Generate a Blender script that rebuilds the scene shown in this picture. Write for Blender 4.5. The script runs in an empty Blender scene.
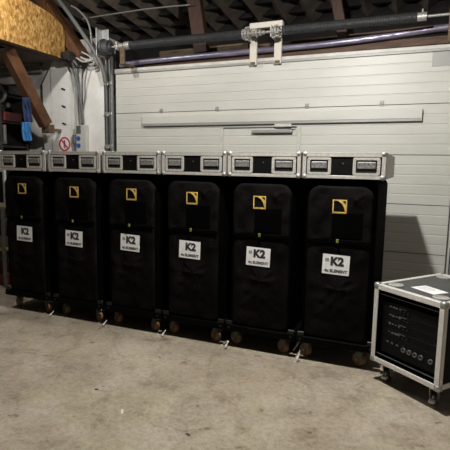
import bpy, bmesh, math, random
from mathutils import Vector, Matrix, noise
random.seed(4)
S = bpy.context.scene
COL = S.collection
PI = math.pi

# ------------------------------------------------------------------ helpers
class MB:
    def __init__(self): self.bm = bmesh.new()
    def box(self, x0, x1, y0, y1, z0, z1, bev=0.0, seg=1, rot=None, about=None):
        m = Matrix.Translation(((x0+x1)/2, (y0+y1)/2, (z0+z1)/2)) @ Matrix.Diagonal((abs(x1-x0), abs(y1-y0), abs(z1-z0), 1))
        r = bmesh.ops.create_cube(self.bm, size=1, matrix=m)
        vs = r['verts']
        if bev > 0:
            es = list({e for v in vs for e in v.link_edges})
            rb = bmesh.ops.bevel(self.bm, geom=es, offset=bev, segments=seg, affect='EDGES', profile=.5)
            vs = list({v for f in rb['faces'] for v in f.verts} | {v for v in vs if v.is_valid})
        if rot is not None:
            c = Vector(about) if about else Vector(((x0+x1)/2, (y0+y1)/2, (z0+z1)/2))
            bmesh.ops.rotate(self.bm, verts=vs, cent=c, matrix=rot)
        return self
    def cyl(self, p0, p1, r, seg=16, r2=None):
        p0, p1 = Vector(p0), Vector(p1); d = p1-p0
        q = d.to_track_quat('Z', 'Y').to_matrix().to_4x4()
        bmesh.ops.create_cone(self.bm, cap_ends=True, segments=seg, radius1=r, radius2=r if r2 is None else r2,
                              depth=d.length, matrix=Matrix.Translation((p0+p1)/2) @ q)
        return self
    def sphere(self, c, r, u=12, v=8, sc=(1, 1, 1)):
        bmesh.ops.create_uvsphere(self.bm, u_segments=u, v_segments=v, radius=r,
                                  matrix=Matrix.Translation(c) @ Matrix.Diagonal((*sc, 1)))
        return self
    def tube(self, pts, r, seg=8, smooth=4):
        P = [Vector(p) for p in pts]
        if smooth and len(P) > 2:
            Q = []
            for i in range(len(P)-1):
                a = P[max(i-1, 0)]; b = P[i]; c = P[i+1]; d = P[min(i+2, len(P)-1)]
                for k in range(smooth):
                    t = k/smooth
                    Q.append(.5*((2*b)+(c-a)*t+(2*a-5*b+4*c-d)*t*t+(3*b-a-3*c+d)*t**3))
            Q.append(P[-1]); P = Q
        rings = []; n = Vector((0, 0, 1))
        for i, p in enumerate(P):
            t = (P[min(i+1, len(P)-1)]-P[max(i-1, 0)]).normalized()
            if abs(t.dot(n)) > .95: n = Vector((1, 0, 0)) if abs(t.x) < .9 else Vector((0, 1, 0))
            n = (n-t*t.dot(n)).normalized(); b = t.cross(n)
            rings.append([self.bm.verts.new(p+(n*math.cos(2*PI*k/seg)+b*math.sin(2*PI*k/seg))*r) for k in range(seg)])
        for a, b in zip(rings, rings[1:]):
            for k in range(seg):
                self.bm.faces.new((a[k], a[(k+1) % seg], b[(k+1) % seg], b[k]))
        self.bm.faces.new(rings[0][::-1]); self.bm.faces.new(rings[-1])
        return self
    def prism(self, poly, axis, a, b):
        # poly: 2D points in the plane normal to axis ('x': (y,z), 'y': (x,z), 'z': (x,y))
        f = {'x': lambda p, h: (h, p[0], p[1]), 'y': lambda p, h: (p[0], h, p[1]), 'z': lambda p, h: (p[0], p[1], h)}[axis]
        A = [self.bm.verts.new(f(p, a)) for p in poly]; B = [self.bm.verts.new(f(p, b)) for p in poly]
        n = len(poly)
        self.bm.faces.new(A); self.bm.faces.new(B[::-1])
        for i in range(n): self.bm.faces.new((A[i], B[i], B[(i+1) % n], A[(i+1) % n]))
        return self
    def beam(self, p0, p1, w, h, up=(0, 0, 1), bev=.006):
        p0, p1 = Vector(p0), Vector(p1); d = (p1-p0); L = d.length; d.normalize()
        u = Vector(up); u = (u-d*u.dot(d)).normalized(); s = d.cross(u)
        m = Matrix(((s.x, u.x, d.x, 0), (s.y, u.y, d.y, 0), (s.z, u.z, d.z, 0), (0, 0, 0, 1)))
        m.translation = (p0+p1)/2
        r = bmesh.ops.create_cube(self.bm, size=1, matrix=m @ Matrix.Diagonal((w, h, L, 1)))
        if bev:
            es = list({e for v in r['verts'] for e in v.link_edges})
            bmesh.ops.bevel(self.bm, geom=es, offset=bev, segments=1, affect='EDGES')
        return self
    def ringplate(self, outer, inner, axis, a, b):
        # frame between two outlines with the same point count
        f = {'x': lambda p, h: (h, p[0], p[1]), 'y': lambda p, h: (p[0], h, p[1]), 'z': lambda p, h: (p[0], p[1], h)}[axis]
        V = [[self.bm.verts.new(f(p, h)) for p in o] for o in (outer, inner) for h in (a, b)]
        oa, ob, ia, ib = V; n = len(outer)
        for i in range(n):
            j = (i+1) % n
            for q in ((oa[i], oa[j], ia[j], ia[i]), (ob[i], ib[i], ib[j], ob[j]), (oa[i], ob[i], ob[j], oa[j]), (ia[i], ia[j], ib[j], ib[i])):
                self.bm.faces.new(q)
        return self
    def build(self, name, mat, parent=None, loc=(0, 0, 0), rot=(0, 0, 0), smooth=False):
        bmesh.ops.recalc_face_normals(self.bm, faces=self.bm.faces[:])
        me = bpy.data.meshes.new(name); self.bm.to_mesh(me); self.bm.free()
        if smooth:
            for p in me.polygons: p.use_smooth = True
            try: me.set_sharp_from_angle(angle=math.radians(40))
            except Exception: pass
        me.materials.append(mat)
        o = bpy.data.objects.new(name, me); COL.objects.link(o)
        o.location = loc; o.rotation_euler = rot
        if parent: o.parent = parent
        return o

def rrect(x0, x1, z0, z1, r, n=5):
    pts = []
    for cx, cz, a0 in ((x1-r, z1-r, 0), (x0+r, z1-r, 90), (x0+r, z0+r, 180), (x1-r, z0+r, 270)):
        for k in range(n+1):
            a = math.radians(a0+90*k/n); pts.append((cx+r*math.cos(a), cz+r*math.sin(a)))
    return pts

def tag(o, label=None, cat=None, group=None, kind=None):
    if label: o['label'] = label
    if cat: o['category'] = cat
    if group: o['group'] = group
    if kind: o['kind'] = kind
    return o
def thing(name, label, cat, loc=(0, 0, 0), rz=0, group=None):
    o = bpy.data.objects.new(name, None); COL.objects.link(o)
    o.empty_display_size = .1; o.location = loc; o.rotation_euler = (0, 0, rz)
    return tag(o, label, cat, group)
def copy_tree(o, parent=None):
    c = o.copy(); COL.objects.link(c)
    if parent: c.parent = parent
    for ch in list(o.children): copy_tree(ch, c)
    return c
def text_mesh(body, size, mat, parent, x, y, z, bold=0.0, name='lettering', rz=0, ext=.0006):
    cu = bpy.data.curves.new(name, 'FONT'); cu.body = body; cu.size = size
    cu.align_x = 'CENTER'; cu.align_y = 'CENTER'; cu.extrude = ext; cu.offset = bold; cu.resolution_u = 4
    t = bpy.data.objects.new('tmp_text', cu); COL.objects.link(t)
    dg = bpy.context.evaluated_depsgraph_get(); dg.update()
    me = bpy.data.meshes.new_from_object(t.evaluated_get(dg)); me.name = name
    bpy.data.objects.remove(t); bpy.data.curves.remove(cu)
    me.materials.clear(); me.materials.append(mat)
    o = bpy.data.objects.new(name, me); COL.objects.link(o)
    o.location = (x, y, z); o.rotation_euler = (PI/2, 0, 0); o.parent = parent
    return o

# ------------------------------------------------------------------ materials
def mat(name, col, rough=.5, metal=0.0, var=.0, vscale=20, bump=0.0, bscale=60, stretch=(1, 1, 1), col2=None, emit=None, sheen=0, spec=.5, detail=4):
    m = bpy.data.materials.new(name); m.use_nodes = True
    nt = m.node_tree; b = nt.nodes['Principled BSDF']
    b.inputs['Base Color'].default_value = (*col, 1); b.inputs['Roughness'].default_value = rough
    b.inputs['Metallic'].default_value = metal
    b.inputs['Specular IOR Level'].default_value = spec
    if sheen: b.inputs['Sheen Weight'].default_value = sheen
    if emit:
        b.inputs['Emission Color'].default_value = (*emit[:3], 1); b.inputs['Emission Strength'].default_value = emit[3]
    tc = nt.nodes.new('ShaderNodeTexCoord'); mp = nt.nodes.new('ShaderNodeMapping')
    mp.inputs['Scale'].default_value = stretch
    nt.links.new(tc.outputs['Object'], mp.inputs['Vector'])
    if var or col2:
        n = nt.nodes.new('ShaderNodeTexNoise'); n.inputs['Scale'].default_value = vscale; n.inputs['Detail'].default_value = detail
        n.inputs['Roughness'].default_value = .65
        nt.links.new(mp.outputs[0], n.inputs['Vector'])
        rp = nt.nodes.new('ShaderNodeValToRGB')
        c2 = col2 if col2 else tuple(max(0, c*(1-var)) for c in col)
        c1 = col if col2 else tuple(min(1, c*(1+var*.6)) for c in col)
        rp.color_ramp.elements[0].color = (*c2, 1); rp.color_ramp.elements[1].color = (*c1, 1)
        rp.color_ramp.elements[0].position = .32; rp.color_ramp.elements[1].position = .68
        nt.links.new(n.outputs['Fac'], rp.inputs['Fac']); nt.links.new(rp.outputs['Color'], b.inputs['Base Color'])
    if bump:
        n2 = nt.nodes.new('ShaderNodeTexNoise'); n2.inputs['Scale'].default_value = bscale; n2.inputs['Detail'].default_value = 5
        nt.links.new(mp.outputs[0], n2.inputs['Vector'])
        bp = nt.nodes.new('ShaderNodeBump'); bp.inputs['Strength'].default_value = bump; bp.inputs['Distance'].default_value = .01
        nt.links.new(n2.outputs['Fac'], bp.inputs['Height']); nt.links.new(bp.outputs[0], b.inputs['Normal'])
    return m

M = {}
M['door'] = mat('door_paint', (.585, .58, .535), .45, var=.06, vscale=1.5, stretch=(1, 1, 3), bump=.03, bscale=200)
M['door_trim'] = mat('door_trim_paint', (.58, .57, .525), .5, var=.15, vscale=8)
M['door_seam'] = mat('rubber_seal', (.05, .05, .045), .8)
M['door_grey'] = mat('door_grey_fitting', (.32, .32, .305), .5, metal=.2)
M['zinc'] = mat('zinc_steel', (.42, .43, .43), .42, metal=.7, var=.25, vscale=25)
M['zinc_dark'] = mat('dark_zinc_steel', (.12, .125, .13), .5, metal=.6, var=.4, vscale=20)
M['spring'] = mat('spring_steel', (.055, .057, .06), .5, metal=.4, var=.5, vscale=15, stretch=(1, 6, 6))
M['foil'] = mat('foil_pipe', (.33, .31, .42), .3, metal=.55, var=.5, vscale=5, stretch=(1, 8, 8), bump=.3, bscale=12)
M['alu'] = mat('aluminium_edge', (.52, .50, .46), .48, metal=.35, var=.16, vscale=35, bump=.05, bscale=150)
M['alu_side'] = mat('scuffed_aluminium_plate', (.62, .61, .58), .5, metal=.15, var=.45, vscale=30, bump=.1, bscale=60)
M['steel'] = mat('plated_steel', (.42, .41, .385), .42, metal=.5, var=.35, vscale=60)
M['grip'] = mat('worn_steel_grip', (.25, .245, .235), .45, metal=.4, var=.45, vscale=70)
M['alu_bright'] = mat('bright_aluminium_edge', (.70, .685, .65), .45, metal=.3, var=.1, vscale=30)
M['steel_dark'] = mat('dark_steel', (.011, .011, .011), .45, metal=.3)
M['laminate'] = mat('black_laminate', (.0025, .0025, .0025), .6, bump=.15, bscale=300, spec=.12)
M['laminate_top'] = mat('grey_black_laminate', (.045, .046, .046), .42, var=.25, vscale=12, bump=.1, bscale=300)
M['fabric'] = mat('black_cover_fabric', (.0005, .0004, .0004), .9, var=.35, vscale=9, bump=.35, bscale=90, spec=.03)
M['fabric2'] = mat('black_panel_fabric', (.0050, .0040, .0040), .85, var=.75, vscale=4, bump=.3, bscale=70, spec=.06)
M['mesh'] = mat('black_window_fabric', (.0006, .0006, .0006), .9, spec=.03)
M['gold'] = mat('gold_embroidery', (.68, .47, .12), .6, var=.25, vscale=60)
M['paper'] = mat('white_paper', (.84, .83, .83), .6, var=.08, vscale=25)
M['ink'] = mat('black_ink', (.025, .025, .028), .7)
M['ink_grey'] = mat('faded_ink', (.09, .09, .09), .7)
M['smudge'] = mat('smudged_ink', (.30, .30, .30), .7, var=.5, vscale=80)
M['tagc'] = mat('lime_tag', (.15, .17, .02), .6)
M['black_metal'] = mat('black_painted_steel', (.001, .001, .001), .6, spec=.05)
M['tan'] = mat('tan_wheel_tread', (.24, .135, .055), .6, var=.35, vscale=40)
M['white_plastic'] = mat('white_lever_plastic', (.62, .61, .58), .5)
M['blue_wheel'] = mat('blue_grey_rubber', (.035, .045, .065), .55)
M['osb'] = None
M['wood_dark'] = mat('dark_timber', (.06, .019, .008), .65, var=.6, vscale=7, stretch=(6, 6, 1), bump=.3, bscale=25, col2=(.02, .009, .005))
M['wood_brace'] = mat('brown_timber', (.125, .05, .017), .6, vscale=9, stretch=(5, 1, 1), bump=.3, bscale=25, col2=(.05, .02, .007))
M['wood_red'] = mat('reddish_timber', (.125, .068, .042), .7, vscale=5, stretch=(1, 6, 6), bump=.3, bscale=20, col2=(.055, .03, .02))
M['wood_tan'] = mat('tan_timber', (.17, .12, .065), .7, vscale=4, stretch=(1, 6, 6), bump=.2, bscale=20, col2=(.06, .03, .015))
M['wood_end'] = mat('grey_brown_timber', (.17, .11, .07), .7, var=.4, vscale=20)
M['plank'] = mat('pale_table_timber', (.34, .24, .13), .6, var=.3, vscale=10)
M['plaster'] = mat('white_plaster', (.66, .64, .60), .8, var=.12, vscale=4, bump=.15, bscale=30)
M['white_paint'] = mat('chipped_white_paint', (.86, .855, .83), .55, vscale=5, col2=(.74, .715, .67), var=.2, bump=.1, bscale=30)
M['shaded_wall'] = mat('shaded_plaster', (.52, .49, .47), .85, vscale=3, col2=(.25, .22, .21), stretch=(1, 1, 1), bump=.2, bscale=20)  # white wall in shade: the shade is put into the darker colour
M['dark_wall'] = mat('dark_boards', (.010, .008, .0065), .85, var=.6, vscale=6, bump=.2)
M['roof'] = mat('weathered_roof_sheet', (.20, .165, .13), .8, vscale=3, col2=(.07, .055, .043), bump=.2, bscale=20)
M['rusty_white'] = mat('rust_spotted_white_paint', (.62, .59, .53), .55, vscale=11, col2=(.60, .55, .47), bump=.1, bscale=30)
M['rusty'] = mat('rusted_steel', (.13, .085, .05), .75, var=.5, vscale=25)
M['cable_grey'] = mat('grey_cable', (.17, .17, .165), .5)
M['cable_pale'] = mat('pale_cable', (.42, .41, .39), .45)
M['conduit'] = mat('grey_conduit', (.12, .127, .127), .5, var=.2, vscale=10)
M['black_plastic'] = mat('black_plastic', (.012, .012, .013), .45)
M['box_grey'] = mat('pale_grey_plastic', (.55, .54, .50), .5, var=.08)
M['display'] = mat('grey_display', (.11, .11, .105), .4)
M['blue'] = mat('blue_sign', (.03, .10, .42), .5)
M['red'] = mat('red_sign', (.55, .02, .045), .5)
M['red_dark'] = mat('dark_red_paint', (.15, .012, .010), .5, var=.3)
M['blue_dark'] = mat('dark_blue_cloth', (.008, .02, .075), .8, var=.3)
M['blue_light'] = mat('light_blue_cloth', (.03, .17, .42), .8, var=.3)
M['shelf'] = mat('dark_shelf_metal', (.03, .027, .025), .6, var=.4)
M['grime'] = mat('mixed_dark_plastic', (.02, .02, .021), .5, var=.5)
M['grey_metal'] = mat('mid_grey_metal', (.22, .22, .21), .5, metal=.3, var=.3)
M['panel_black'] = mat('rack_panel_black', (.0025, .0025, .003), .5, spec=.15)
M['mark'] = mat('rack_marking_grey', (.10, .10, .10), .6)
M['lampmetal'] = mat('lamp_shade_enamel', (.10, .12, .11), .4)
M['bulb'] = mat('lamp_bulb', (1, .95, .85), .5, emit=(1, .9, .75, 12))
M['dust'] = mat('white_chip', (.62, .60, .55), .8)
M['dark_chip'] = mat('dark_chip', (.04, .03, .025), .8)

def osb_mat():
    m = bpy.data.materials.new('strand_board'); m.use_nodes = True
    nt = m.node_tree; b = nt.nodes['Principled BSDF']; b.inputs['Roughness'].default_value = .6
    tc = nt.nodes.new('ShaderNodeTexCoord')
    outs = []
    for k, (rot, sc) in enumerate(((.5, (1, 46, 22)), (-.55, (1, 50, 24)))):
        mp = nt.nodes.new('ShaderNodeMapping'); mp.inputs['Rotation'].default_value = (rot, 0, 0); mp.inputs['Scale'].default_value = sc
        nt.links.new(tc.outputs['Object'], mp.inputs['Vector'])
        v = nt.nodes.new('ShaderNodeTexVoronoi'); v.inputs['Scale'].default_value = 1.0
        nt.links.new(mp.outputs[0], v.inputs['Vector']); outs.append(v)
    mx = nt.nodes.new('ShaderNodeMix'); mx.data_type = 'RGBA'; mx.inputs['Factor'].default_value = .5
    nt.links.new(outs[0].outputs['Color'], mx.inputs[6]); nt.links.new(outs[1].outputs['Color'], mx.inputs[7])
    bw = nt.nodes.new('ShaderNodeRGBToBW'); nt.links.new(mx.outputs[2], bw.inputs[0])
    rp = nt.nodes.new('ShaderNodeValToRGB')
    for i, (p, c) in enumerate(((.22, (.15, .065, .014)), (.5, (.32, .17, .042)), (.78, (.47, .29, .10)))):
        e = rp.color_ramp.elements[i] if i < 2 else rp.color_ramp.elements.new(p)
        e.position = p; e.color = (*c, 1)
    nt.links.new(bw.outputs[0], rp.inputs[0]); nt.links.new(rp.outputs[0], b.inputs['Base Color'])
    return m
M['osb'] = osb_mat()

def floor_mat():
    m = bpy.data.materials.new('worn_concrete'); m.use_nodes = True
    nt = m.node_tree; b = nt.nodes['Principled BSDF']; b.inputs['Roughness'].default_value = .75
    b.inputs['Specular IOR Level'].default_value = .25
    tc = nt.nodes.new('ShaderNodeTexCoord')
    def nz(sc, det, ro, dist=0):
        n = nt.nodes.new('ShaderNodeTexNoise'); n.inputs['Scale'].default_value = sc; n.inputs['Detail'].default_value = det
        n.inputs['Roughness'].default_value = ro; n.inputs['Distortion'].default_value = dist
        nt.links.new(tc.outputs['Object'], n.inputs['Vector']); return n
    def ramp(src, stops):
        r = nt.nodes.new('ShaderNodeValToRGB')
        for i, (p, c) in enumerate(stops):
            e = r.color_ramp.elements[i] if i < 2 else r.color_ramp.elements.new(p)
            e.position = p; e.color = (*c, 1)
        nt.links.new(src, r.inputs[0]); return r
    def mul(a, bb, fac=1):
        x = nt.nodes.new('ShaderNodeMix'); x.data_type = 'RGBA'; x.blend_type = 'MULTIPLY'; x.inputs['Factor'].default_value = fac
        nt.links.new(a, x.inputs[6]); nt.links.new(bb, x.inputs[7]); return x.outputs[2]
    base = ramp(nz(1.3, 8, .65, .3).outputs['Fac'], ((.3, (.29, .25, .195)), (.5, (.40, .352, .285)), (.72, (.50, .452, .385))))
    blot = ramp(nz(4.5, 6, .7, .6).outputs['Fac'], ((.28, (.50, .45, .39)), (.50, (.95, .94, .92)), (.75, (1.0, .985, .94))))
    fine = ramp(nz(30, 6, .75).outputs['Fac'], ((.28, (.60, .57, .54)), (.6, (1, 1, 1)), (.8, (1.0, 1.0, 1.0))))
    spots = ramp(nz(9, 3, .5, .2).outputs['Fac'], ((.27, (.30, .27, .23)), (.34, (1, 1, 1)), (.9, (1, 1, 1))))
    hue = ramp(nz(2.1, 5, .6, .4).outputs['Fac'], ((.36, (1.0, .955, .93)), (.5, (1, 1, 1)), (.64, (1.0, .995, .92))))
    grit = ramp(nz(85, 4, .8).outputs['Fac'], ((.34, (.70, .67, .64)), (.52, (1, 1, 1)), (.70, (1.0, 1.0, 1.0))))
    c = mul(base.outputs[0], hue.outputs[0]); c = mul(c, grit.outputs[0], .7)
    c = mul(c, blot.outputs[0], .9); c = mul(c, fine.outputs[0], .85); c = mul(c, spots.outputs[0], .8)
    nt.links.new(c, b.inputs['Base Color'])
    bp = nt.nodes.new('ShaderNodeBump'); bp.inputs['Strength'].default_value = .25; bp.inputs['Distance'].default_value = .01
    nt.links.new(nz(40, 8, .7).outputs['Fac'], bp.inputs['Height']); nt.links.new(bp.outputs[0], b.inputs['Normal'])
    return m
M['floor'] = floor_mat()

# ------------------------------------------------------------------ the setting
WY = 2.178                       # plane of the garage door
def struct(o): o['kind'] = 'structure'; return o
struct(MB().box(-9, 5, -9, 4, -.12, 0).build('floor', M['floor']))
# back wall: white plaster left of the door and right of it, dark boards above the opening
wb = struct(thing('wall_back', None, None, (0, 0, 0)))
MB().box(-9, -3.955, 2.205, 2.40, 0, 2.62).build('lower_plaster', M['plaster'], wb)
MB().box(-9, -3.955, 2.205, 2.40, 2.62, 3.28).build('upper_plaster', M['shaded_wall'], wb)
MB().box(.56, 5, 2.23, 2.40, 0, 3.0).build('side_plaster', M['plaster'], wb)
MB().box(-9, 5, 3.9, 4.0, 0, 3.95).build('dark_boarding', M['dark_wall'], wb)
MB().box(-3.955, .66, 2.245, 2.40, 2.55, 2.815).build('lintel', M['wood_red'], wb)
struct(MB().box(-9.15, -9, -9, 4, 0, 5.6).build('wall_left', M['plaster']))
struct(MB().box(5, 5.15, -9, 4, 0, 5.6).build('wall_right', M['plaster']))
# roof: zigzag sheets rising towards the viewer
def roofz(y): return 3.70+.12*(3.9-y)
bm = bmesh.new(); pitch = .40; xs = []; x = -9.0
while x < 5.01: xs.append(x); x += pitch/2
rows = []
for y in (4.0, -9.0):
    rows.append([bm.verts.new((xx, y, roofz(y)+(.17 if i % 2 else 0))) for i, xx in enumerate(xs)])
for i in range(len(xs)-1): bm.faces.new((rows[0][i], rows[0][i+1], rows[1][i+1], rows[1][i]))
rt = MB(); rt.bm.free(); rt.bm = bm
o = rt.build('ceiling', M['roof']); struct(o)
sm = o.modifiers.new('thick', 'SOLIDIFY'); sm.thickness = .012; sm.offset = 1

RAFT = 'rafters under the roof'
for x0, x1, w, lab in ((-2.72, -2.57, .19, 'dark brown timber strut above the door, left of the white bearing bracket'),
               (-.90, -.70, .12, 'dark brown timber strut above the door, right of the white bearing bracket')):
    b = MB().beam((x0, 2.42, roofz(2.42)-.005), (x1, 2.42, 2.99), w, .12, (0, 1, 0))
    tag(b.build('roof_strut', M['wood_dark']), lab, 'strut', 'struts above the door')
for y, lab in ((3.66, 'dark horizontal purlin under the roof sheets, the one nearest the door wall'),
               (3.25, 'dark horizontal purlin under the roof sheets, second from the door wall'),
               (2.75, 'dark horizontal purlin under the roof sheets, third from the door wall')):
    b = MB().box(-8.9, 4.9, y-.04, y+.04, roofz(y)+.06, roofz(y)+.15)
    tag(b.build('roof_purlin', M['dark_wall']), lab, 'purlin', 'purlins under the roof')

# ------------------------------------------------------------------ garage door
d1 = struct(thing('door_1', None, None, (0, 0, 0)))
SEC = .5534; DX0, DX1 = -3.80, .555
for k in range(5):
    z0 = k*SEC+(.012 if k == 0 else .004); z1 = (k+1)*SEC-.004
    prof = [(WY+.045, z0), (WY, z0)]
    n = 5
    for j in range(1, n):
        zz = z0+(z1-z0)*j/n
        prof += [(WY, zz-.009), (WY+.0035, zz-.003), (WY+.0035, zz+.003), (WY, zz+.009)]
    prof += [(WY, z1), (WY+.045, z1)]
    MB().prism(prof, 'x', DX0, DX1).build('door_section', M['door'], d1)
MB().box(DX0, DX1, WY+.02, WY+.04, .01, 5*SEC-.01).build('section_seal', M['door_seam'], d1)
for x in (-3.065, -2.236, -1.064, -.213):
    h = MB().box(x-.022, x+.022, WY-.012, WY-.001, 4*SEC-.012, 4*SEC+.045, .003)
    h.cyl((x-.024, WY-.012, 4*SEC+.012), (x+.024, WY-.012, 4*SEC+.012), .007, 8)
    h.build('hinge', M['door_grey'], d1)
# stiffening rail across the fourth section
MB().box(-3.345, .215, WY-.05, WY-.002, 2.055, 2.162, .004).build('stiffening_rail', M['door'], d1)
MB().box(-3.345, .215, WY-.046, WY-.002, 2.027, 2.055).build('rail_shade', M['door_grey'], d1)  # grey strip paints in the shaded underside of the rail
# wicket door outline
w = MB()
w.box(-2.19, -2.145, WY-.014, WY-.001, .25, 1.985, .003).box(-1.175, -1.13, WY-.014, WY-.001, .25, 1.985, .003)
w.build('wicket_frame', M['door_trim'], d1)
MB().box(-2.145, -1.175, WY-.004, WY-.001, 1.978, 1.992).build('wicket_gap', M['door_seam'], d1)
dc = MB().box(-1.74, -1.225, WY-.06, WY-.002, 1.915, 1.955, .006).build('door_closer', M['door_grey'], d1)
MB().box(-1.45, -1.235, WY-.055, WY-.015, 1.985, 2.025, .006).build('closer_bracket', M['door_trim'], dc)
MB().beam((-1.42, WY-.06, 1.97), (-1.18, WY-.06, 1.985), .016, .012).build('closer_arm', M['steel_dark'], dc)
# head trim above the door
MB().box(-3.80, .60, WY-.03, WY+.06, 5*SEC+.010, 5*SEC+.050, .004).build('head_trim', M['door_trim'], d1)
MB().box(-3.80, .60, WY-.025, WY+.03, 5*SEC-.012, 5*SEC+.012).build('head_seal', M['door_grey'], d1)
MB().box(.275, .54, WY-.006, WY-.0005, 5*SEC-.165, 5*SEC-.016).build('grey_patch', M['door_grey'], d1)
# vertical tracks
def track(x, name, lab, ztop):
    t = thing(name, lab, 'door track', (x, 2.12, 0))
    u = MB(); u.box(-.045, .045, .045, .05, 0, ztop).box(-.045, -.04, -.03, .05, 0, ztop).box(.04, .045, -.03, .05, 0, ztop)
    u.box(-.045, -.022, -.03, -.025, 0, ztop).box(.022, .045, -.03, -.025, 0, ztop)
    u.build('rail', M['zinc'], t)
    for z in (1.75, 2.2, 2.62):
        MB().box(-.06, .07, -.045, -.031, z-.02, z+.025, .004).box(-.02, .02, -.06, -.045, z-.035, z+.0, .004).build('roller_clamp', M['steel'], t)
    return t
track(-3.875, 'door_track', 'vertical steel track along the left edge of the garage door', 3.05)
track(.635, 'door_track', 'vertical steel track at the right edge of the garage door', 2.7)

# ------------------------------------------------------------------ spring shaft above the door
t = thing('spring_shaft', 'long dark torsion spring shaft running above the garage door', 'door spring', (0, 1.95, 3.06))
sp = MB(); sp.tube([(-3.40, 0, 0), (-1.80, 0, 0)], .05, 12, 0); sp.build('spring', M['spring'], t, smooth=True)
for a, b_ in ((-3.40, -1.80), (-1.33, .10)):
    r_ = MB(); n = int((b_-a)/.016); pts = []
    for i in range(n*8+1):
        ang = 2*PI*i/8; pts.append((a+(b_-a)*i/(n*8), .05*math.cos(ang), .05*math.sin(ang)))
    r_.tube(pts, .0075, 4, 0)
    if a < -2: r_.build('spring_coil', M['spring'], t, smooth=True)
    else:
        MB().tube([(a, 0, 0), (b_, 0, 0)], .05, 12, 0).build('spring', M['spring'], t, smooth=True)
        r_.build('spring_coil', M['spring'], t, smooth=True)
MB().cyl((-3.88, 0, 0), (.50, 0, 0), .014, 10).build('axle', M['steel'], t, smooth=True)
dr = MB().cyl((-3.80, 0, 0), (-3.72, 0, 0), .095, 20).cyl((-3.83, 0, 0), (-3.80, 0, 0), .115, 20).cyl((-3.72, 0, 0), (-3.69, 0, 0), .055, 16)
dr.build('cable_drum', M['zinc_dark'], t, smooth=True)
cn = MB().cyl((-3.62, 0, 0), (-3.50, 0, 0), .04, 14).box(-3.60, -3.57, -.06, .06, -.055, .055, .006).cyl((-3.48, 0, 0), (-3.40, 0, 0), .052, 14)
cn.build('spring_cone', M['steel'], t, smooth=True)
cn = MB().cyl((.10, 0, 0), (.19, 0, 0), .045, 12).cyl((.15, 0, .0), (.15, 0, .075), .01, 8)
cn.build('spring_cone', M['steel'], t, smooth=True)
MB().cyl((.50, 0, 0), (.56, 0, 0), .09, 18).build('cable_drum', M['zinc_dark'], t, smooth=True)

t = thing('bearing_bracket', 'white rust-spotted double bracket carrying the spring coupling above the door centre', 'bracket', (-1.57, 2.08, 2.735))
for x in (-.17, .14):
    u_ = MB().box(x-.045, x+.045, .03, .067, 0, .43, .004).box(x-.045, x-.035, -.14, .03, .27, .40).build('upright', M['rusty_white'], t)
    MB().box(x-.035, x+.03, .0285, .0305, .003, .035, .0009).build('rust_patch', M['rusty'], u_)
MB().box(-.21, .20, -.01, .068, .415, .48, .005).build('crossbar', M['rusty_white'], t)
t = thing('shaft_coupling', 'shiny chain-like coupling on the spring shaft between the white bracket uprights', 'coupling', (-1.57, 1.93, 3.06))
for x, r in ((-.235, .075), (-.20, .09), (-.17, .07), (-.11, .04), (-.07, .06), (-.03, .045), (.01, .03), (.10, .03), (.13, .065), (.165, .085), (.195, .06)):
    MB().cyl((x-.012, .02, 0), (x+.012, .02, 0), r*.8, 10).build('coupling_disc', M['steel'], t)
bt = MB(); rnd = random.Random(3)
for i in range(16):
    x = rnd.choice((-.23, -.18, .14, .18))+rnd.uniform(-.02, .02); a = rnd.uniform(0, 2*PI)
    bt.cyl((x-.02, .02+.07*math.cos(a), .07*math.sin(a)), (x+.02, .02+.07*math.cos(a), .07*math.sin(a)), .011, 6)
bt.build('bolt', M['steel'], t)['kind'] = 'stuff'

t = thing('end_bearing', 'steel end bearing plate at the left end of the spring shaft', 'bracket', (-3.86, 2.02, 2.66))
MB().box(-.06, .06, .0, .014, .30, .66, .004).box(-.06, -.046, -.12, .0, .30, .66, .003).build('plate', M['zinc'], t)
MB().cyl((-.04, -.07, .40), (.0, -.07, .40), .05, 14).build('bearing', M['zinc_dark'], t)
t = thing('end_bearing', 'grey steel end plate at the right end of the spring shaft', 'bracket', (.445, 1.93, 2.78))
MB().box(-.045, .035, -.02, .0, 0, .45, .004).box(.02, .035, .0, .2, 0, .45, .003).build('plate', M['rusty'], t)
tag(MB().box(-3.535, -3.465, 1.90, 1.93, 2.815, 3.03, .004).box(-3.535, -3.465, 1.93, 2.18, 2.815, 2.835).build('rusty_strap', M['rusty']),
    'short rusty upright strap below the left spring cone', 'strap')
# things lying on the head of the door
tag(MB().tube([(-3.75, 2.22, 2.885), (-3.1, 2.22, 2.912), (-1.8, 2.22, 2.925), (-.8, 2.22, 2.94), (-.1, 2.22, 2.975), (.55, 2.22, 3.02)], .036, 12, 5).build('foil_pipe', M['foil'], smooth=True),
    'shiny violet-silver foil wrapped pipe running along above the door', 'pipe')
tag(MB().beam((-3.4, 2.32, 2.862), (.60, 2.32, 2.90), .09, .09, (0, 0, 1)).build('timber_batten', M['wood_red']),
    'reddish timber batten lying directly above the door head', 'batten')
tag(MB().beam((-3.3, 2.55, 3.045), (-1.95, 2.55, 3.06), .05, .12, (0, 0, 1)).build('timber_batten', M['wood_tan']),
    'tan timber board left of the white bracket, behind the spring shaft', 'board')
tag(MB().beam((-1.9, 2.55, 3.04), (.60, 2.55, 3.09), .05, .09, (0, 0, 1)).build('timber_batten', M['wood_red']),
    'brown timber board right of the white bracket, behind the spring shaft', 'board')
tag(MB().tube([(-4.45, 2.3, 3.60), (-3.4, 2.3, 3.62), (-2.7, 2.3, 3.60)], .010, 6, 2).build('thin_conduit', M['cable_grey'], smooth=True),
    'thin pale conduit running under the roof at upper left', 'conduit')

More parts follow.
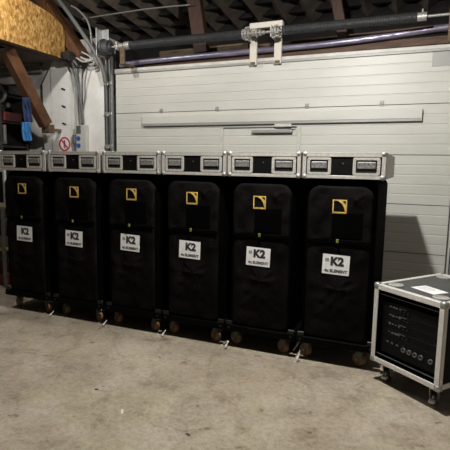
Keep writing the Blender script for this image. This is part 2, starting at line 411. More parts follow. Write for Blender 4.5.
# ------------------------------------------------------------------ upper left corner
poly = [(-1.6, 2.95), (1.90, 2.948), (1.91, 3.30), (1.86, 3.39), (1.64, 3.482), (1.265, 3.53), (-1.6, 3.62)]
tag(MB().prism(poly, 'x', -4.475, -4.45).build('strand_board', M['osb']), 'large orange-brown strand board panel with clipped corners at upper left', 'board')
tag(MB().box(-4.62, -4.48, -1.6, 2.0, 2.93, 3.22, .01).build('tie_beam', M['wood_dark']), 'dark timber beam running behind and under the strand board', 'beam')
b = MB().beam((-4.65, 1.71, 2.03), (-4.65, 1.085, 2.895), .13, .165, (0, .8, .6), .012)
tag(b.build('knee_brace', M['wood_brace']), 'brown diagonal timber brace rising from the white post to the strand board', 'brace')
tag(MB().box(-4.785, -4.645, 1.76, 1.88, 1.925, 2.045, .008).box(-4.76, -4.72, 1.87, 2.097, 1.96, 2.0).build('timber_block', M['wood_end']),
    'short grey-brown timber block under the foot of the diagonal brace', 'block')
b = MB().beam((-5.05, 2.05, 3.98), (-4.25, 2.05, 2.96), .14, .24, (0, 1, 0), .01)
b.bm.verts.ensure_lookup_table()
tag(b.build('roof_strut', M['wood_brace']), 'broad brown slanting timber behind the grey pipe at upper left', 'beam')
tag(MB().tube([(-4.62, 1.86, 3.86), (-4.45, 1.88, 3.66), (-4.22, 1.90, 3.37), (-3.98, 1.95, 3.02), (-3.88, 1.98, 2.82), (-3.845, 2.0, 2.62)], .028, 10, 5).build('grey_pipe', M['conduit'], smooth=True),
    'grey bent pipe slanting down to the left door track', 'pipe')
tag(MB().tube([(-4.36, 1.95, 3.66), (-4.25, 1.95, 3.60), (-4.11, 1.96, 3.46), (-4.05, 1.96, 3.30), (-4.04, 1.97, 3.10), (-4.08, 2.0, 2.96)], .013, 8, 5).build('thin_cable', M['cable_grey'], smooth=True),
    'thin pale cable curving down right of the grey bent pipe', 'cable')
# post, boards and panel on the back wall
p = tag(MB().prism([(-4.90, 0), (-4.56, 0), (-4.56, 2.80), (-4.66, 2.99), (-4.83, 3.0), (-4.90, 2.94)], 'y', 2.10, 2.203).build('wall_post', M['white_paint']),
        'white painted wall post with bolts, behind the round prohibition sign', 'post')
for z in (2.58, 2.33, 2.08):
    MB().box(-4.70, -4.63, 2.085, 2.099, z-.011, z+.011, .003, rot=Matrix.Rotation(.35, 3, 'Y')).build('bolt', M['steel_dark'], p)
tag(MB().prism([(-5.08, 0), (-4.905, 0), (-4.905, 2.93), (-5.08, 2.68)], 'y', 2.12, 2.203).build('wall_board', M['white_paint']),
    'white painted board with a slanted top, left of the bolted post', 'board')
tag(MB().prism([(-4.33, 0), (-3.965, 0), (-3.965, 2.70)]+[(-4.145+.18*math.cos(a*PI/8), 2.70+.2*math.sin(a*PI/8)) for a in range(1, 8)]+[(-4.33, 2.70)], 'y', 2.12, 2.203).build('wall_panel', M['white_paint']),
    'white rounded-top wall panel beside the left door track', 'panel')
for x, r, lab in ((-4.475, .022, 'grey vertical conduit on the wall beside the white post, the left one of two'),
                  (-4.405, .026, 'grey vertical conduit on the wall above the control box, the right one of two')):
    tag(MB().cyl((x, 2.16, 2.09 if x > -4.45 else .1), (x, 2.16, 2.90), r, 12).build('wall_conduit', M['cable_pale'], smooth=True), lab, 'conduit', 'conduits beside the post')
tag(MB().tube([(-4.50, 2.03, 3.02), (-4.42, 2.0, 2.94), (-4.38, 2.03, 2.75), (-4.33, 2.06, 2.4), (-4.31, 2.08, 2.08)], .019, 8, 5).build('hanging_cable', M['conduit'], smooth=True),
    'dark grey cable hanging down to the pale control box', 'cable')
tag(MB().tube([(-4.06, 2.02, 2.93), (-4.14, 2.02, 2.88), (-4.23, 2.05, 2.65), (-4.27, 2.09, 2.45), (-4.335, 2.09, 2.2)], .009, 6, 5).build('hanging_cable', M['cable_grey'], smooth=True),
    'thin grey cable curving down across the rounded wall panel', 'cable')
# black winch with cables
t = thing('junction_box', 'black cable junction fitting at the corner of the strand board', 'fitting', (-4.33, 1.86, 2.985))
MB().box(-.10, .05, -.05, .05, -.05, .04, .02, 2).cyl((-.0, -.06, -.01), (-.0, .04, -.01), .062, 14).build('housing', M['black_plastic'], t)
MB().cyl((-.112, -.01, .0), (-.09, -.01, .0), .05, 12).build('cap', M['black_plastic'], t)
k = 0
for pts, r in (([(-4.38, 1.98, 3.05), (-4.30, 1.97, 3.10), (-4.24, 1.97, 2.98), (-4.12, 1.98, 2.93), (-4.02, 1.98, 2.95)], .016),
               ([(-4.40, 1.95, 3.0), (-4.28, 1.94, 2.96), (-4.16, 1.94, 2.90), (-4.0, 1.95, 2.92)], .013),
               ([(-4.36, 1.99, 3.10), (-4.22, 1.99, 3.04), (-4.10, 1.99, 2.98), (-4.01, 1.97, 2.88), (-4.08, 1.97, 2.86)], .012),
               ([(-4.44, 1.97, 3.06), (-4.36, 1.95, 3.16), (-4.30, 1.96, 3.22)], .008)):
    o = MB().tube(pts, r, 8, 5).build('cable_loop', M['cable_pale'] if r > .01 else M['black_plastic'], smooth=True)
    tag(o, ('pale thick cable looping right from the black junction fitting', 'pale cable sagging lowest between junction fitting and door track',
            'pale cable crossing the bundle and ending near the rounded panel', 'short black cable end sticking up from the junction fitting')[k], 'cable'); k += 1
# control box and sign
t = thing('control_box', 'pale grey wall control box with two blue round marks', 'control box', (-4.325, 2.102, 1.60))
MB().box(-.09, .09, -.05, .018, 0, .455, .006).build('housing', M['box_grey'], t)
MB().box(-.085, .0, -.056, -.05, .33, .445, .003).build('display', M['display'], t)
for z in (.262, .160):
    MB().cyl((-.045, -.051, z), (-.045, -.055, z), .034, 18).box(-.055, -.035, -.0565, -.055, z-.006, z+.012).build('blue_mark', M['blue'], t)
tag(MB().box(-4.475, -4.425, 2.03, 2.13, 1.78, 1.92, .01).box(-4.46, -4.44, 2.05, 2.08, 1.62, 1.78).build('plug_socket', M['conduit']),
    'dark grey plug hanging left of the pale control box', 'plug')
t = thing('prohibition_sign', 'round red and white prohibition sign on the white post', 'sign', (-4.665, 2.094, 1.785))
MB().cyl((0, 0, 0), (0, .005, 0), .105, 28).build('plate', M['paper'], t)
circ = lambda r: [(r*math.cos(2*PI*i/28), r*math.sin(2*PI*i/28)) for i in range(28)]
MB().ringplate(circ(.105), circ(.08), 'y', -.003, -.0005).build('red_ring', M['red'], t)
MB().box(-.085, .085, -.0045, -.0032, -.010, .010, rot=Matrix.Rotation(.8, 3, 'Y'), about=(0, 0, 0)).build('red_slash', M['red'], t)
MB().cyl((-.005, -.0005, .045), (-.005, -.003, .045), .015, 12).box(-.02, .01, -.003, -.0005, -.02, .03).box(-.02, -.008, -.003, -.0005, -.065, -.02).box(.0, .012, -.003, -.0005, -.065, -.02).build('pictogram', M['ink'], t)
# two grey pipes on the shade-toned upper wall, far left
for z, lab in ((2.98, 'grey horizontal pipe on the shaded wall under the strand board, upper one'), (2.88, 'grey horizontal pipe on the shaded wall under the strand board, lower one')):
    tag(MB().cyl((-7.5, 2.14, z+.02), (-5.10, 2.14, z-.01), .028, 10).build('wall_pipe', M['grey_metal'], smooth=True), lab, 'pipe', 'pipes on the grimy wall')

# storage at far left
t = thing('storage_shelf', 'dark metal storage shelf at the far left behind the diagonal brace', 'shelf', (-5.93, 1.80, 0))
for x in (-.75, .55):
    for y in (-.22, .28):
        MB().box(x-.02, x+.02, y-.02, y+.02, 0, 2.72).build('post', M['shelf'], t)
for z in (.3, 1.0, 1.72, 2.07, 2.45):
    MB().box(-.75, .55, -.22, .28, z, z+.025).build('shelf_board', M['shelf'], t)
MB().box(-.77, .57, .29, .30, .02, 2.70).build('back_panel', M['dark_wall'], t)
t = thing('monitor', 'grey framed dark screen on the storage shelf at far left', 'monitor', (-5.60, 1.66, 1.745))
MB().box(-.32, .22, .0, .04, .02, .30, .006).build('housing', M['grey_metal'], t)
MB().box(-.29, .19, -.004, .001, .05, .27).build('screen', M['black_plastic'], t)
MB().box(-.15, .05, -.03, .1, 0, .02).build('foot', M['black_plastic'], t)
tag(MB().box(-5.95, -5.33, 1.62, 1.95, 2.096, 2.23, .01).build('storage_box', M['red_dark']), 'dark red box on the storage shelf at far left', 'box')
for i, (x0, x1, z0, z1, lab) in enumerate(((-5.95, -5.55, 2.476, 2.66, 'dark bin on the top board of the storage shelf, left one'), (-5.50, -5.25, 2.476, 2.60, 'dark bin on the top board of the storage shelf, right one'))):
    t = thing('storage_bin', lab, 'bin', ((x0+x1)/2, 1.8, z0)); hw = (x1-x0)/2
    MB().box(-hw, hw, -.16, .2, 0, z1-z0, .02, 2).build('body', M['grime'], t)
    MB().box(-hw*.4, hw*.4, -.18, -.16, (z1-z0)*.5, (z1-z0)*.7, .006).build('handle', M['grey_metal'], t)
t = thing('power_tool', 'dark power tool with grey fittings on the storage shelf, above the red box', 'tool', (-5.55, 1.70, 2.235))
MB().cyl((-.22, 0, .09), (.12, 0, .09), .07, 14).box(-.2, .1, -.05, .05, 0, .05, .01).build('motor', M['grime'], t)
MB().cyl((.12, 0, .09), (.22, 0, .09), .035, 12).cyl((-.08, -.07, .08), (-.08, -.09, .16), .014, 8).cyl((.03, -.07, .08), (.03, -.09, .16), .014, 8).build('fitting', M['grey_metal'], t)
tag(MB().tube([(-5.45, 1.55, 2.62), (-5.32, 1.50, 2.60), (-5.22, 1.50, 2.52), (-5.16, 1.50, 2.44), (-5.22, 1.50, 2.36), (-5.35, 1.52, 2.33), (-5.55, 1.55, 2.33)], .022, 8, 5).build('hose', M['grey_metal'], smooth=True),
    'grey hose bent in a loop in front of the storage shelf', 'hose')
# blue cloths on a hook
def cloth(name, lab, x0, x1, z0, z1, m, seed):
    bm = bmesh.new(); nx, nz = 12, 14; g = []
    for j in range(nz+1):
        row = []
        for i in range(nx+1):
            u = i/nx; v = j/nz
            xx = x0+(x1-x0)*(u+.10*math.sin(v*5+seed)*(1-v)); zz = z0+(z1-z0)*v
            yy = 1.30+.028*math.sin(u*14+seed+v*2)+.02*noise.noise((u*3, v*3, seed))
            row.append(bm.verts.new((xx, yy, zz)))
        g.append(row)
    for j in range(nz):
        for i in range(nx): bm.faces.new((g[j][i], g[j][i+1], g[j+1][i+1], g[j+1][i]))
    k = MB(); k.bm.free(); k.bm = bm
    o = k.build(name, m, smooth=True); s = o.modifiers.new('thick', 'SOLIDIFY'); s.thickness = .008
    return tag(o, lab, 'cloth')
cloth('hanging_cloth', 'dark blue cloth hanging beside the diagonal brace', -4.635, -4.52, 2.03, 2.345, M['blue_dark'], 1)
cloth('hanging_cloth', 'bright blue cloth hanging below the dark blue one', -4.645, -4.52, 1.785, 2.03, M['blue_light'], 2.4)

# work table and case at lower left edge
t = thing('work_table', 'timber-topped work table at the left edge behind the speaker stacks', 'table', (-4.905, .9, 0))
MB().box(-.62, .60, -.32, .45, .955, .99, .004).build('table_top', M['plank'], t)
for x in (-.58, .592):
    for y in (-.29, .40):
        MB().box(x-.010, x+.010, y-.02, y+.02, 0, .955).build('leg', M['grey_metal'], t)
MB().beam((.54, -.29, .93), (-.50, -.29, .45), .03, .03).build('brace', M['grey_metal'], t)
MB().box(-.60, .60, -.30, .42, .44, .47).build('lower_shelf', M['plank'], t)
t = thing('flight_case', 'dark flight case with a pale edge standing on the work table at left', 'flight case', (-4.785, .66, .99))
MB().box(-.5, .47, .0, .45, 0, .42).build('body', M['laminate'], t)
MB().box(.45, .482, -.008, .02, 0, .43, .003).box(-.51, .45, -.008, .02, .40, .43, .003).box(-.51, .45, -.008, .02, 0, .03, .003).build('edge_trim', M['alu'], t)
tag(MB().box(-5.40, -4.345, .66, 1.22, 0, .15, .01).build('red_crate', M['red_dark']), 'dark red crate under the work table at the left edge', 'crate')
tag(MB().tube([(-4.44, .7, .49), (-4.40, .68, .60), (-4.34, .66, .72), (-4.30, .66, .85), (-4.33, .7, .93)], .015, 8, 5).build('cable_coil', M['cable_grey'], smooth=True),
    'pale cable end under the work table top at the left edge', 'cable')

# ------------------------------------------------------------------ casters
def caster(parent, x, y, top, r, w, ang, wm, fm, lever=None, levm=None, side=1):
    """fork and plate as a part; wheel and brake lever as its own pieces"""
    f = MB()
    f.box(-.05, .05, -.04, .04, top-.008, top, .002)
    f.cyl((0, 0, top-.03), (0, 0, top-.008), .028, 14)
    hw = w/2+.006
    for s in (-1, 1):
        f.prism([(-.03, top-.03), (.03, top-.03), (.045, r+.012), (.03, r-.014), (.008, r-.014)], 'x', s*hw, s*(hw+.004))
    f.box(-hw-.004, hw+.004, -.03, .03, top-.034, top-.028)
    fo = f.build('caster', fm, parent, (x, y, 0), (0, 0, ang))
    wh = MB(); n = 24
    prof = [(r*.35, -w/2), (r*.9, -w/2), (r, -w/2+.007), (r, w/2-.007), (r*.9, w/2), (r*.35, w/2)]
    rings = [[wh.bm.verts.new((h, .027+rr*math.cos(2*PI*i/n), r+rr*math.sin(2*PI*i/n))) for i in range(n)] for rr, h in prof]
    for a, b in zip(rings, rings[1:]):
        for i in range(n): wh.bm.faces.new((a[i], a[(i+1) % n], b[(i+1) % n], b[i]))
    wo = wh.build('wheel', wm, fo, smooth=True)
    hb = MB().cyl((-w/2-.002, .027, r), (w/2+.002, .027, r), r*.36, 14).cyl((-w/2-.012, .027, r), (w/2+.012, .027, r), .009, 8)
    hb.build('hub', M['steel'], fo, smooth=True)
    if lever:
        lx, ly = lever
        l = MB().beam((0, -.02, .078), (lx*.6, ly*.75, .058), .022, .008, (0, 0, 1), .002).box(lx*.6-.02, lx*.6+.02, ly-.016, ly*.75+.012, .030, .055, .006)
        l.build('brake_lever', levm, fo)
    return fo

# ------------------------------------------------------------------ speaker stack
PW = .6
ZB, ZT = 1.4257, 1.6127
def ring_surface(mb, rings, close=True):
    V = [[mb.bm.verts.new(p) for p in r] for r in rings]; n = len(rings[0])
    for a, b in zip(V, V[1:]):
        for i in range(n):
            j = (i+1) % n
            mb.bm.faces.new((a[i], a[j], b[j], b[i]))
    return V
def padded(x0, x1, z0, z1, rt, rb, yb, yf, edge, amp, seed, n=9, rings=14):
    """soft padded slab: outline with rounded top / bottom corners, from y=yb (back) to y=yf (front)"""
    def outline():
        pts = []
        for cx, cz, r, a0, px, pz in ((x1-rt, z1-rt, rt, 0, 0, 0), (x0+rt, z1-rt, rt, 90, 0, 0), (x0+rb, z0+rb, rb, 180, 0, 0), (x1-rb, z0+rb, rb, 270, 0, 0)):
            for k in range(n+1):
                a = math.radians(a0+90*k/n); pts.append((cx+r*math.cos(a), cz+r*math.sin(a)))
        out = []
        for i, p in enumerate(pts):      # subdivide the straights
            q = pts[(i+1) % len(pts)]; d = math.hypot(q[0]-p[0], q[1]-p[1]); k = max(1, int(d/.035))
            for j in range(k): out.append((p[0]+(q[0]-p[0])*j/k, p[1]+(q[1]-p[1])*j/k))
        return out
    o = outline(); cx, cz = (x0+x1)/2, (z0+z1)/2; hx, hz = (x1-x0)/2, (z1-z0)/2
    calm = ((.17, .41, .715, .885), (.235, .355, 1.17, 1.305), (.235, .465, .98, 1.19))
    def dy(x, z, s):
        for a0, a1, b0, b1 in calm:      # the cover lies flat under labels and the window patch
            d = max(a0-x, x-a1, b0-z, z-b1, 0)
            s = min(s, .12+d/.05)
        e = amp*(noise.noise((x*7+seed, z*5, seed))+.5*noise.noise((x*16, z*13+seed, seed*2))+.25*noise.noise((x*34, z*30, seed)))
        cr = (1-abs(noise.noise((x*4.2+z*3.1+seed, z*4.6-x*2.2, seed*1.7))))**7 + .7*(1-abs(noise.noise((x*8-z*5+seed*2, z*6, seed*.6))))**8
        return e*min(1, s)-amp*.75*cr*min(1, s)
    def inset(p, d):
        return (cx+(p[0]-cx)*(1-d/hx), cz+(p[1]-cz)*(1-d/hz))
    R = [[(p[0], yb, p[1]) for p in o]]
    for k in range(6):
        a = PI/2*k/5
        d = edge*(1-math.cos(a)); yy = yf+(edge if yb-yf > edge else (yb-yf))*(1-math.sin(a))
        R.append([(q[0], yy+dy(q[0], q[1], .35), q[1]) for q in (inset(p, d) for p in o)])
    for k in range(1, rings):
        s = 1-k/rings
        R.append([(q[0], yf+dy(q[0], q[1], .35+k/3), q[1]) for q in ((cx+(inset(p, edge)[0]-cx)*s, cz+(inset(p, edge)[1]-cz)*s) for p in o)])
    mb = MB(); V = ring_surface(mb, R)
    c = mb.bm.verts.new((cx, yf+dy(cx, cz, 1), cz)); L = V[-1]
    for i in range(len(L)): mb.bm.faces.new((L[i], L[(i+1) % len(L)], c))
    mb.bm.faces.new(V[0][::-1])
    return mb

STK = 'covered speaker stacks in a row'
def make_stack():
    t = thing('speaker_stack', 'x', 'speaker stack', (0, 0, 0), 0, STK)
    padded(.028, .550, .150, ZB-.003, .075, .03, 1.24, .05, .05, .010, 3.1).build('cover', M['fabric'], t, smooth=True)
    padded(.058, .524, .205, .985, .02, .03, .06, .024, .02, .013, 7.7).build('lower_panel', M['fabric2'], t, smooth=True)
    fl = padded(.058, .524, .955, 1.372, .085, .015, .06, .008, .022, .017, 5.3).build('upper_flap', M['fabric2'], t, smooth=True)
    MB().box(.240, .458, .001, .012, .992, 1.182, .004).build('window_patch', M['mesh'], fl)
    MB().tube([(.061, .008, .958), (.30, .006, .956), (.521, .008, .958)], .006, 6, 4).build('hem', M['fabric'], fl, smooth=True)
    for x in (.050, .532):
        MB().tube([(x, .045, .24), (x, .040, .8), (x, .045, 1.30)], .007, 6, 6).build('side_zip', M['fabric'], t, smooth=True)
    MB().box(.279, .299, -.014, -.006, .957, .986, .003).build('zip_tag', M['tagc'], t)['label'] = 'small lime green zip tag'
    # emblem: gold square frame, gold corner field with a black square and a black quarter sweep
    s = .102; e = MB()
    sq = lambda a: [(-s/2+a, -s/2+a), (s/2-a, -s/2+a), (s/2-a, s/2-a), (-s/2+a, s/2-a)]
    e.ringplate(sq(0), sq(.008), 'y', -.002, 0)
    e.box(-s/2, s/2, -.002, 0, -s/2, -s/2+.013)
    arc = [(-.42*s+.80*s*math.sin(a*PI/20), -.40*s+.86*s*math.cos(a*PI/20)) for a in range(11)]
    arc2 = [(-.42*s+.93*s*math.sin(a*PI/20)**.75, -.40*s+.88*s*math.cos(a*PI/20)**.75) for a in range(11)]
    for i in range(10):
        e.prism([arc[i], arc[i+1], arc2[i+1], arc2[i]], 'y', -.002, 0)
    e.box(.17*s, .22*s, -.002, 0, .17*s, .46*s).box(.17*s, .46*s, -.002, 0, .13*s, .20*s)
    em = e.build('emblem', M['gold'], t, (.229, .002, 1.229)); em['label'] = 'gold square emblem on black cover'
    st = MB().box(-.099, .099, -.0015, 0, -.0745, .0745).build('paper_label', M['paper'], t, (.268, .006, .797), (0, .03, 0))
    st['label'] = 'white paper label with black lettering'
    text_mesh('K2', .085, M['ink'], st, .008, -.0022, .022, .0050)
    text_mesh('4x ELEMENT', .031, M['ink_grey'], st, .002, -.0022, -.049, .0013)
    MB().box(-.080, -.052, -.0022, -.0016, .018, .044, .0).build('smudge', M['smudge'], st)
    # dolly
    f = MB()
    for y in (.008, 1.26): f.box(.006, .594, y, y+.045, .150, .203, .004)
    for x in (.006, .552): f.box(x, x+.042, .08, 1.26, .150, .203, .004)
    f.box(.03, .572, .60, .66, .150, .203, .004)
    f.build('dolly_frame', M['black_metal'], t)
    for x in (.012, .535):
        br = MB()
        br.box(x, x+.052, .015, .033, .165, .235, .004)
        for dx in (.012, .038): br.cyl((x+dx, .016, .215), (x+dx, .006, .215), .007, 8)
        br.cyl((x+.026, .016, .182), (x+.026, .004, .182), .010, 8)
        br.build('corner_bracket', M['steel_dark'], t)
    caster(t, .085, .12, .150, .053, .042, 1.05, M['tan'], M['zinc_dark'], None)
    caster(t, .500, .10, .150, .053, .042, .95, M['tan'], M['zinc_dark'], None)
    caster(t, .085, 1.20, .150, .053, .042, .3, M['tan'], M['zinc_dark'], None)
    caster(t, .500, 1.20, .150, .053, .042, -.2, M['tan'], M['zinc_dark'], None)
    lv = MB().beam((.040, .012, .060), (.034, -.012, .042), .008, .006, (0, 0, 1), .002).beam((.035, -.010, .043), (.026, -.036, .024), .016, .010, (0, 0, 1), .003)
    lv.build('brake_lever', M['white_plastic'], t)['label'] = 'white brake lever'
    return t

LS = ['black covered speaker stack on casters, first from the left', 'black covered speaker stack on casters, second from the left',
      'black covered speaker stack on casters, third from the left', 'black covered speaker stack on casters, fourth from the left',
      'black covered speaker stack on casters, second from the right end of the row', 'black covered speaker stack on casters at the right end, beside the small rack case']
EM = [(.297, 1.250), (.304, 1.240), (.308, 1.243), (.294, 1.235), (.280, 1.226), (.292, 1.224)]
ST = [(.290, .803), (.276, .80), (.278, .810), (.268, .798), (.275, .793), (.282, .789)]
OFF = (-.055, -.027, -.004, 0, 0, 0)
proto = make_stack()
stacks = [proto]+[copy_tree(proto) for k in range(5)]
for k in range(6):
    s = stacks[k]
    s.location = (-3.6+PW*k+OFF[k], 0, 0); s['label'] = LS[k]
    for ch in list(s.children):
        if ch.name.startswith('emblem'): ch.location = (EM[k][0], .003, EM[k][1])
        if ch.name.startswith('paper_label'):
            ch.location = (ST[k][0], .0185, ST[k][1]); ch.rotation_euler = (0, (.02, .03, .035, .03, .03, .025)[k], 0)
            for g in list(ch.children):
                if g.name.startswith('smudge') and k in (0, 3): bpy.data.objects.remove(g)
        if ch.name.startswith('brake_lever') and k == 0: bpy.data.objects.remove(ch); continue
        if ch.name.startswith('brake_lever') and k < 3: ch.location.x = (-.03, -.03, -.02)[k]

# ------------------------------------------------------------------ case lids on the stacks
def make_lid():
    t = thing('case_lid', 'x', 'case lid', (0, 0, 0), 0, 'flight case lids on the stacks')
    W, D, H = .592, 1.326, ZT-ZB
    MB().box(.008, W-.008, .008, D-.008, .006, H-.006).build('body', M['laminate'], t)
    a = MB(); e = .030; th = .006
    for z0, z1 in ((0, .024), (H-.030, H)):
        a.box(e*.6, W-e*.6, 0, th, z0, z1, .002); a.box(e*.6, W-e*.6, D-th, D, z0, z1, .002)
        a.box(0, th, e*.6, D-e*.6, z0, z1, .002); a.box(W-th, W, e*.6, D-e*.6, z0, z1, .002)
    for x in (0, W-e):
        a.box(x, x+e, 0, th, 0, H, .002); a.box(x, x+e, D-th, D, 0, H, .002)
        a.box(x, x+e, 0, D, H-.005, H+.001, .001); 
    for y in (0, D-e): a.box(0, W, y, y+e, H-.005, H+.001, .001)
    for x in (0, W-th):
        a.box(x, x+th, 0, e, 0, H, .002); a.box(x, x+th, D-e, D, 0, H, .002)
    a.build('edge_trim', M['alu'], t)
    for x in (.0055, W-.0065): MB().box(x-.003, x+.004, .03, D-.03, .024, H-.03).build('side_plate', M['alu_side'], t)
    for x in (.020, W-.020):
        for y in (.012, D-.012):
            for z in (.013, H-.010):
                b = MB().sphere((x, y, z), .020, 14, 10).box(x-.0205, x+.0205, y-.0135 if y < .5 else y-.02, y+.02 if y < .5 else y+.0135, z-.013 if z < .1 else z-.018, z+.018 if z < .1 else z+.0115, .008, 2)
                b.build('ball_corner', M['steel'], t, smooth=True)
    for x0, x1 in ((.038, .212), (.366, .552)):
        z0, z1 = .026, .153
        h = MB().ringplate(rrect(x0, x1, z0, z1, .016), rrect(x0+.021, x1-.021, z0+.019, z1-.018, .006), 'y', -.001, .0085)
        for i in range(5):
            xx = x0+.013+(x1-x0-.026)*i/4
            h.sphere((xx, -.001, z0+.011), .0045, 8, 6).sphere((xx, -.001, z1-.011), .0045, 8, 6)
        for i in (1, 2):
            zz = z0+(z1-z0)*i/3
            h.sphere((x0+.012, -.001, zz), .0045, 8, 6).sphere((x1-.012, -.001, zz), .0045, 8, 6)
        ho = h.build('handle', M['alu'], t)
        MB().box(x0+.020, x1-.020, .0055, .0075, z0+.018, z1-.017).build('dish', M['steel_dark'], ho)
        g = MB().box(x0+.030, x1-.030, -.003, .0055, z0+.048, z1-.030, .004)
        for i in range(4): 
            xx = x0+.045+(x1-x0-.09)*i/3
            g.sphere((xx, -.004, z1-.042), .005, 8, 6)
        g.build('grip', M['grip'], ho)
    MB().cyl((.296, .008, .11), (.296, .005, .11), .004, 10).build('rivet', M['grip'], t)
    return t
LL = ['black flight case lid with metal edges on the first stack from the left', 'black flight case lid with metal edges on the second stack from the left',
      'black flight case lid with metal edges on the third stack from the left', 'black flight case lid with metal edges on the fourth stack from the left',
      'black flight case lid with metal edges on the second stack from the right', 'flight case lid at the right end of the row, its metal side in view']
lp = make_lid()
for k in range(6):
    l = lp if k == 0 else copy_tree(lp)
    l.location = (-3.6+PW*k+.004+OFF[k], 0, ZB); l['label'] = LL[k]

# ------------------------------------------------------------------ rack case at right
rk = thing('rack_case', 'small rack flight case of amplifiers with metal edges at the right, white paper on top', 'rack case', (-.028, -.095, 0), -.666)
W, D, Z0, Z1 = .546, .714, .153, .709
b = MB(); th = .012
b.box(.006, W-.006, .006, D-.006, Z0+.004, Z0+.004+th).box(.006, .006+th, .006, D-.006, Z0+.016, Z1-.016).box(W-.006-th, W-.006, .006, D-.006, Z0+.016, Z1-.016).box(.018, W-.018, D-.018, D-.006, Z0+.016, Z1-.016)
b.build('case_body', M['laminate'], rk)
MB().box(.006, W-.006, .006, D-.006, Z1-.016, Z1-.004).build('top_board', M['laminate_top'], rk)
a = MB(); e = .037; t2 = .006
for x in (0, W-e):
    a.box(x, x+e, 0, t2, Z0, Z1, .003); a.box(x, x+e, D-t2, D, Z0, Z1, .003)
for z in (Z0, Z1-.036):
    a.box(.02, W-.02, 0, t2, z, z+.036, .003); a.box(.02, W-.02, D-t2, D, z, z+.036, .003)
    for x in (0, W-t2): a.box(x, x+t2, .02, D-.02, z, z+.036, .003)
for x in (0, W-t2):
    a.box(x, x+t2, 0, e, Z0, Z1, .003); a.box(x, x+t2, D-e, D, Z0, Z1, .003)
for x in (0, W-.036): a.box(x, x+.036, 0, D, Z1-.006, Z1, .002)
for y in (0, D-.036): a.box(0, W, y, y+.036, Z1-.006, Z1, .002)
a.build('edge_trim', M['alu_bright'], rk)
for x in (.016, W-.016):
    for y in (.016, D-.016):
        for z in (Z0+.014, Z1-.012):
            MB().sphere((x, y, z), .024, 14, 10).box(x-.02, x+.02, y-.02, y+.02, z-.02, z+.02, .006).build('ball_corner', M['zinc'], rk, smooth=True)
for x in (.10, W-.10):
    for y in (.10, D-.10):
        cup = MB().ringplate([(x+.050*math.cos(i*PI/10), y+.050*math.sin(i*PI/10)) for i in range(20)], [(x+.036*math.cos(i*PI/10), y+.036*math.sin(i*PI/10)) for i in range(20)], 'z', Z1-.004, Z1+.002)
        co = cup.build('caster_cup', M['alu'], rk)
        MB().cyl((x, y, Z1-.0045), (x, y, Z1-.002), .037, 18).build('cup_floor', M['alu'], co)
        
pp = MB().box(-.098, .098, -.066, .066, Z1-.0035, Z1-.002)
po = pp.build('paper_sheet', M['paper'], rk, (.285, .205, 0), (0, 0, -.12)); po['label'] = 'white paper sheet taped on the case top'
ln = MB()
for i in range(5): ln.box(-.075, .02+.012*(i % 3), .035-.018*i, .038-.018*i, Z1-.002, Z1-.0018)
ln.build('print_line', M['ink_grey'], po)
for z in (Z1-.070, Z0+.058): MB().box(.018, W-.018, .018, .024, z, z+.006).build('rack_lip', M['zinc_dark'], rk)
MB().box(.028, .048, .026, .036, Z0+.03, Z1-.03).box(W-.048, W-.028, .026, .036, Z0+.03, Z1-.03).build('rack_rail', M['black_metal'], rk)
zz = [Z1-.168, Z1-.226, Z1-.284, Z1-.345]
for i, z in enumerate(zz):
    am = MB().box(.05, W-.05, .040, .40, z, z+.053, .003).build('amplifier', M['panel_black'], rk)
    MB().box(.052, W-.052, .038, .0405, z+.001, z+.003).build('front_edge', M['steel_dark'], am)
    mk = MB(); rnd = random.Random(i+5)
    for j in range(4):
        x = .11+.026*j; mk.box(x, x+.014+rnd.random()*.008, .037, .0395, z+.022+rnd.uniform(-.004, .004), z+.030+rnd.uniform(-.002, .003))
    mk.box(.19, .25, .037, .0395, z+.034, z+.037)
    mk.build('marking', M['mark'], am)
    kn = MB()
    for j in range(3): kn.cyl((.205+.03*j, .040, z+.018), (.205+.03*j, .030, z+.018), .007, 10)
    kn.build('knob', M['steel_dark'], am)
cp = MB().box(.05, W-.05, .040, .10, Z0+.075, Z0+.205, .003).build('connector_panel', M['panel_black'], rk)
circ2 = lambda x, z, r: [(x+r*math.cos(2*PI*i/20), z+r*math.sin(2*PI*i/20)) for i in range(20)]
for x in (.245, .290, .335, .380, .452):
    z = Z0+.150
    so = MB().ringplate(circ2(x, z, .0165), circ2(x, z, .010), 'y', .030, .0395).build('socket', M['mark'], cp)
    MB().cyl((x, .039, z), (x, .034, z), .009, 12).build('socket_core', M['black_plastic'], so)
MB().box(.10, .12, .037, .0395, Z0+.16, Z0+.168).box(.14, .155, .037, .0395, Z0+.157, Z0+.170).box(.18, .20, .037, .0395, Z0+.158, Z0+.167).build('marking', M['mark'], cp)
caster(rk, .085, .085, Z0, .050, .034, .35, M['blue_wheel'], M['steel'], (-.01, -.03), M['alu'])
caster(rk, W-.085, .085, Z0, .050, .034, .45, M['blue_wheel'], M['steel'], (-.01, -.03), M['alu'])
caster(rk, .085, D-.12, Z0, .050, .034, 2.6, M['blue_wheel'], M['steel'])
caster(rk, W-.085, D-.12, Z0, .050, .034, 2.9, M['blue_wheel'], M['steel'])
MB().beam((-.005, .11, .145), (-.05, .16, .115), .05, .012, (0, 0, 1), .004).build('side_lever', M['alu'], rk)

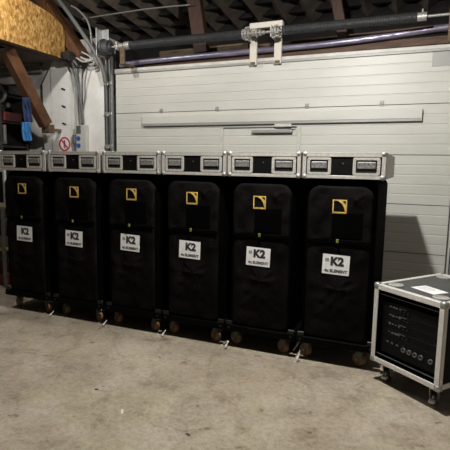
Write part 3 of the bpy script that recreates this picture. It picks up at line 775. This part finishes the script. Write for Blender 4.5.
# ------------------------------------------------------------------ crumbs on the floor
for x, y, a, l, m, lab in ((-1.381, -1.183, 2.16, .05, 'dust', 'small white chip lying on the concrete in the foreground'),
                           (-.903, -1.235, -.4, .03, 'dark_chip', 'small dark chip on the concrete at the bottom centre'),
                           (-1.700, -1.02, .3, .025, 'dark_chip', 'small dark chip on the concrete at left of the white chip')):
    tag(MB().box(-l/2, l/2, -.007, .007, 0, .005, .002).build('floor_chip', M[m], None, (x, y, 0), (0, 0, a)), lab, 'debris')

# ------------------------------------------------------------------ lamps
def hall_lamp(x, y, z, power, lab, rad=.10, col=(1, .93, .80)):
    t = thing('hall_lamp', lab, 'lamp', (x, y, z), 0, 'hall lamps')
    n = 28; prof = [(.05, .20), (.07, .16), (.16, .11), (.22, .04), (.235, .015), (.225, .015), (.15, .10), (.06, .145)]
    m = MB(); rings = [[m.bm.verts.new((r*math.cos(2*PI*i/n), r*math.sin(2*PI*i/n), h)) for i in range(n)] for r, h in prof]
    for a, b in zip(rings, rings[1:]):
        for i in range(n): m.bm.faces.new((a[i], a[(i+1) % n], b[(i+1) % n], b[i]))
    m.bm.faces.new(rings[0]); m.bm.faces.new(rings[-1])
    m.build('lamp_shade', M['lampmetal'], t, smooth=True)
    MB().sphere((0, 0, .085), .05).build('bulb', M['bulb'], t, smooth=True)
    MB().cyl((0, 0, .2), (0, 0, roofz(y)+.07-z), .008, 8).build('cord', M['black_plastic'], t)
    L = bpy.data.lights.new('lamp_light', 'POINT'); L.energy = power; L.color = col; L.shadow_soft_size = rad
    lo = bpy.data.objects.new('lamp_light', L); COL.objects.link(lo); lo.parent = t; lo.location = (0, 0, -.03 - rad*.0)
    return t
LC = (1, .97, .92)
hall_lamp(-.60, -.81, 3.23, 385, 'enamel hall lamp hanging in front of the speaker row, over the right half', .05, LC)
hall_lamp(-3.75, .25, 3.6, 95, 'enamel hall lamp hanging over the left end of the speaker row', .06, LC)
Wd = bpy.data.worlds.new('World'); S.world = Wd; Wd.use_nodes = True
bg = Wd.node_tree.nodes['Background']; bg.inputs[0].default_value = (1, .85, .66, 1); bg.inputs[1].default_value = .022

# ------------------------------------------------------------------ camera
yaw, pit, rol, f = -.3891, -.1287, .0171, 458.0
fw = Vector((math.sin(yaw)*math.cos(pit), math.cos(yaw)*math.cos(pit), math.sin(pit)))
r0 = Vector((math.cos(yaw), -math.sin(yaw), 0)); u0 = r0.cross(fw)
r = r0*math.cos(rol)+u0*math.sin(rol); u = -r0*math.sin(rol)+u0*math.cos(rol)
cam = bpy.data.cameras.new('camera'); co = bpy.data.objects.new('camera', cam); COL.objects.link(co)
mw = Matrix(((r.x, u.x, -fw.x, .1829), (r.y, u.y, -fw.y, -3.3883), (r.z, u.z, -fw.z, 1.5056), (0, 0, 0, 1)))
co.matrix_world = mw
cam.sensor_width = 36; cam.lens = f/450*36; cam.clip_start = .05
S.camera = co
S.view_settings.view_transform = 'Standard'; S.view_settings.look = 'None'
S.view_settings.gamma = 1; S.view_settings.exposure = 0.0; S.view_settings.use_curve_mapping = False
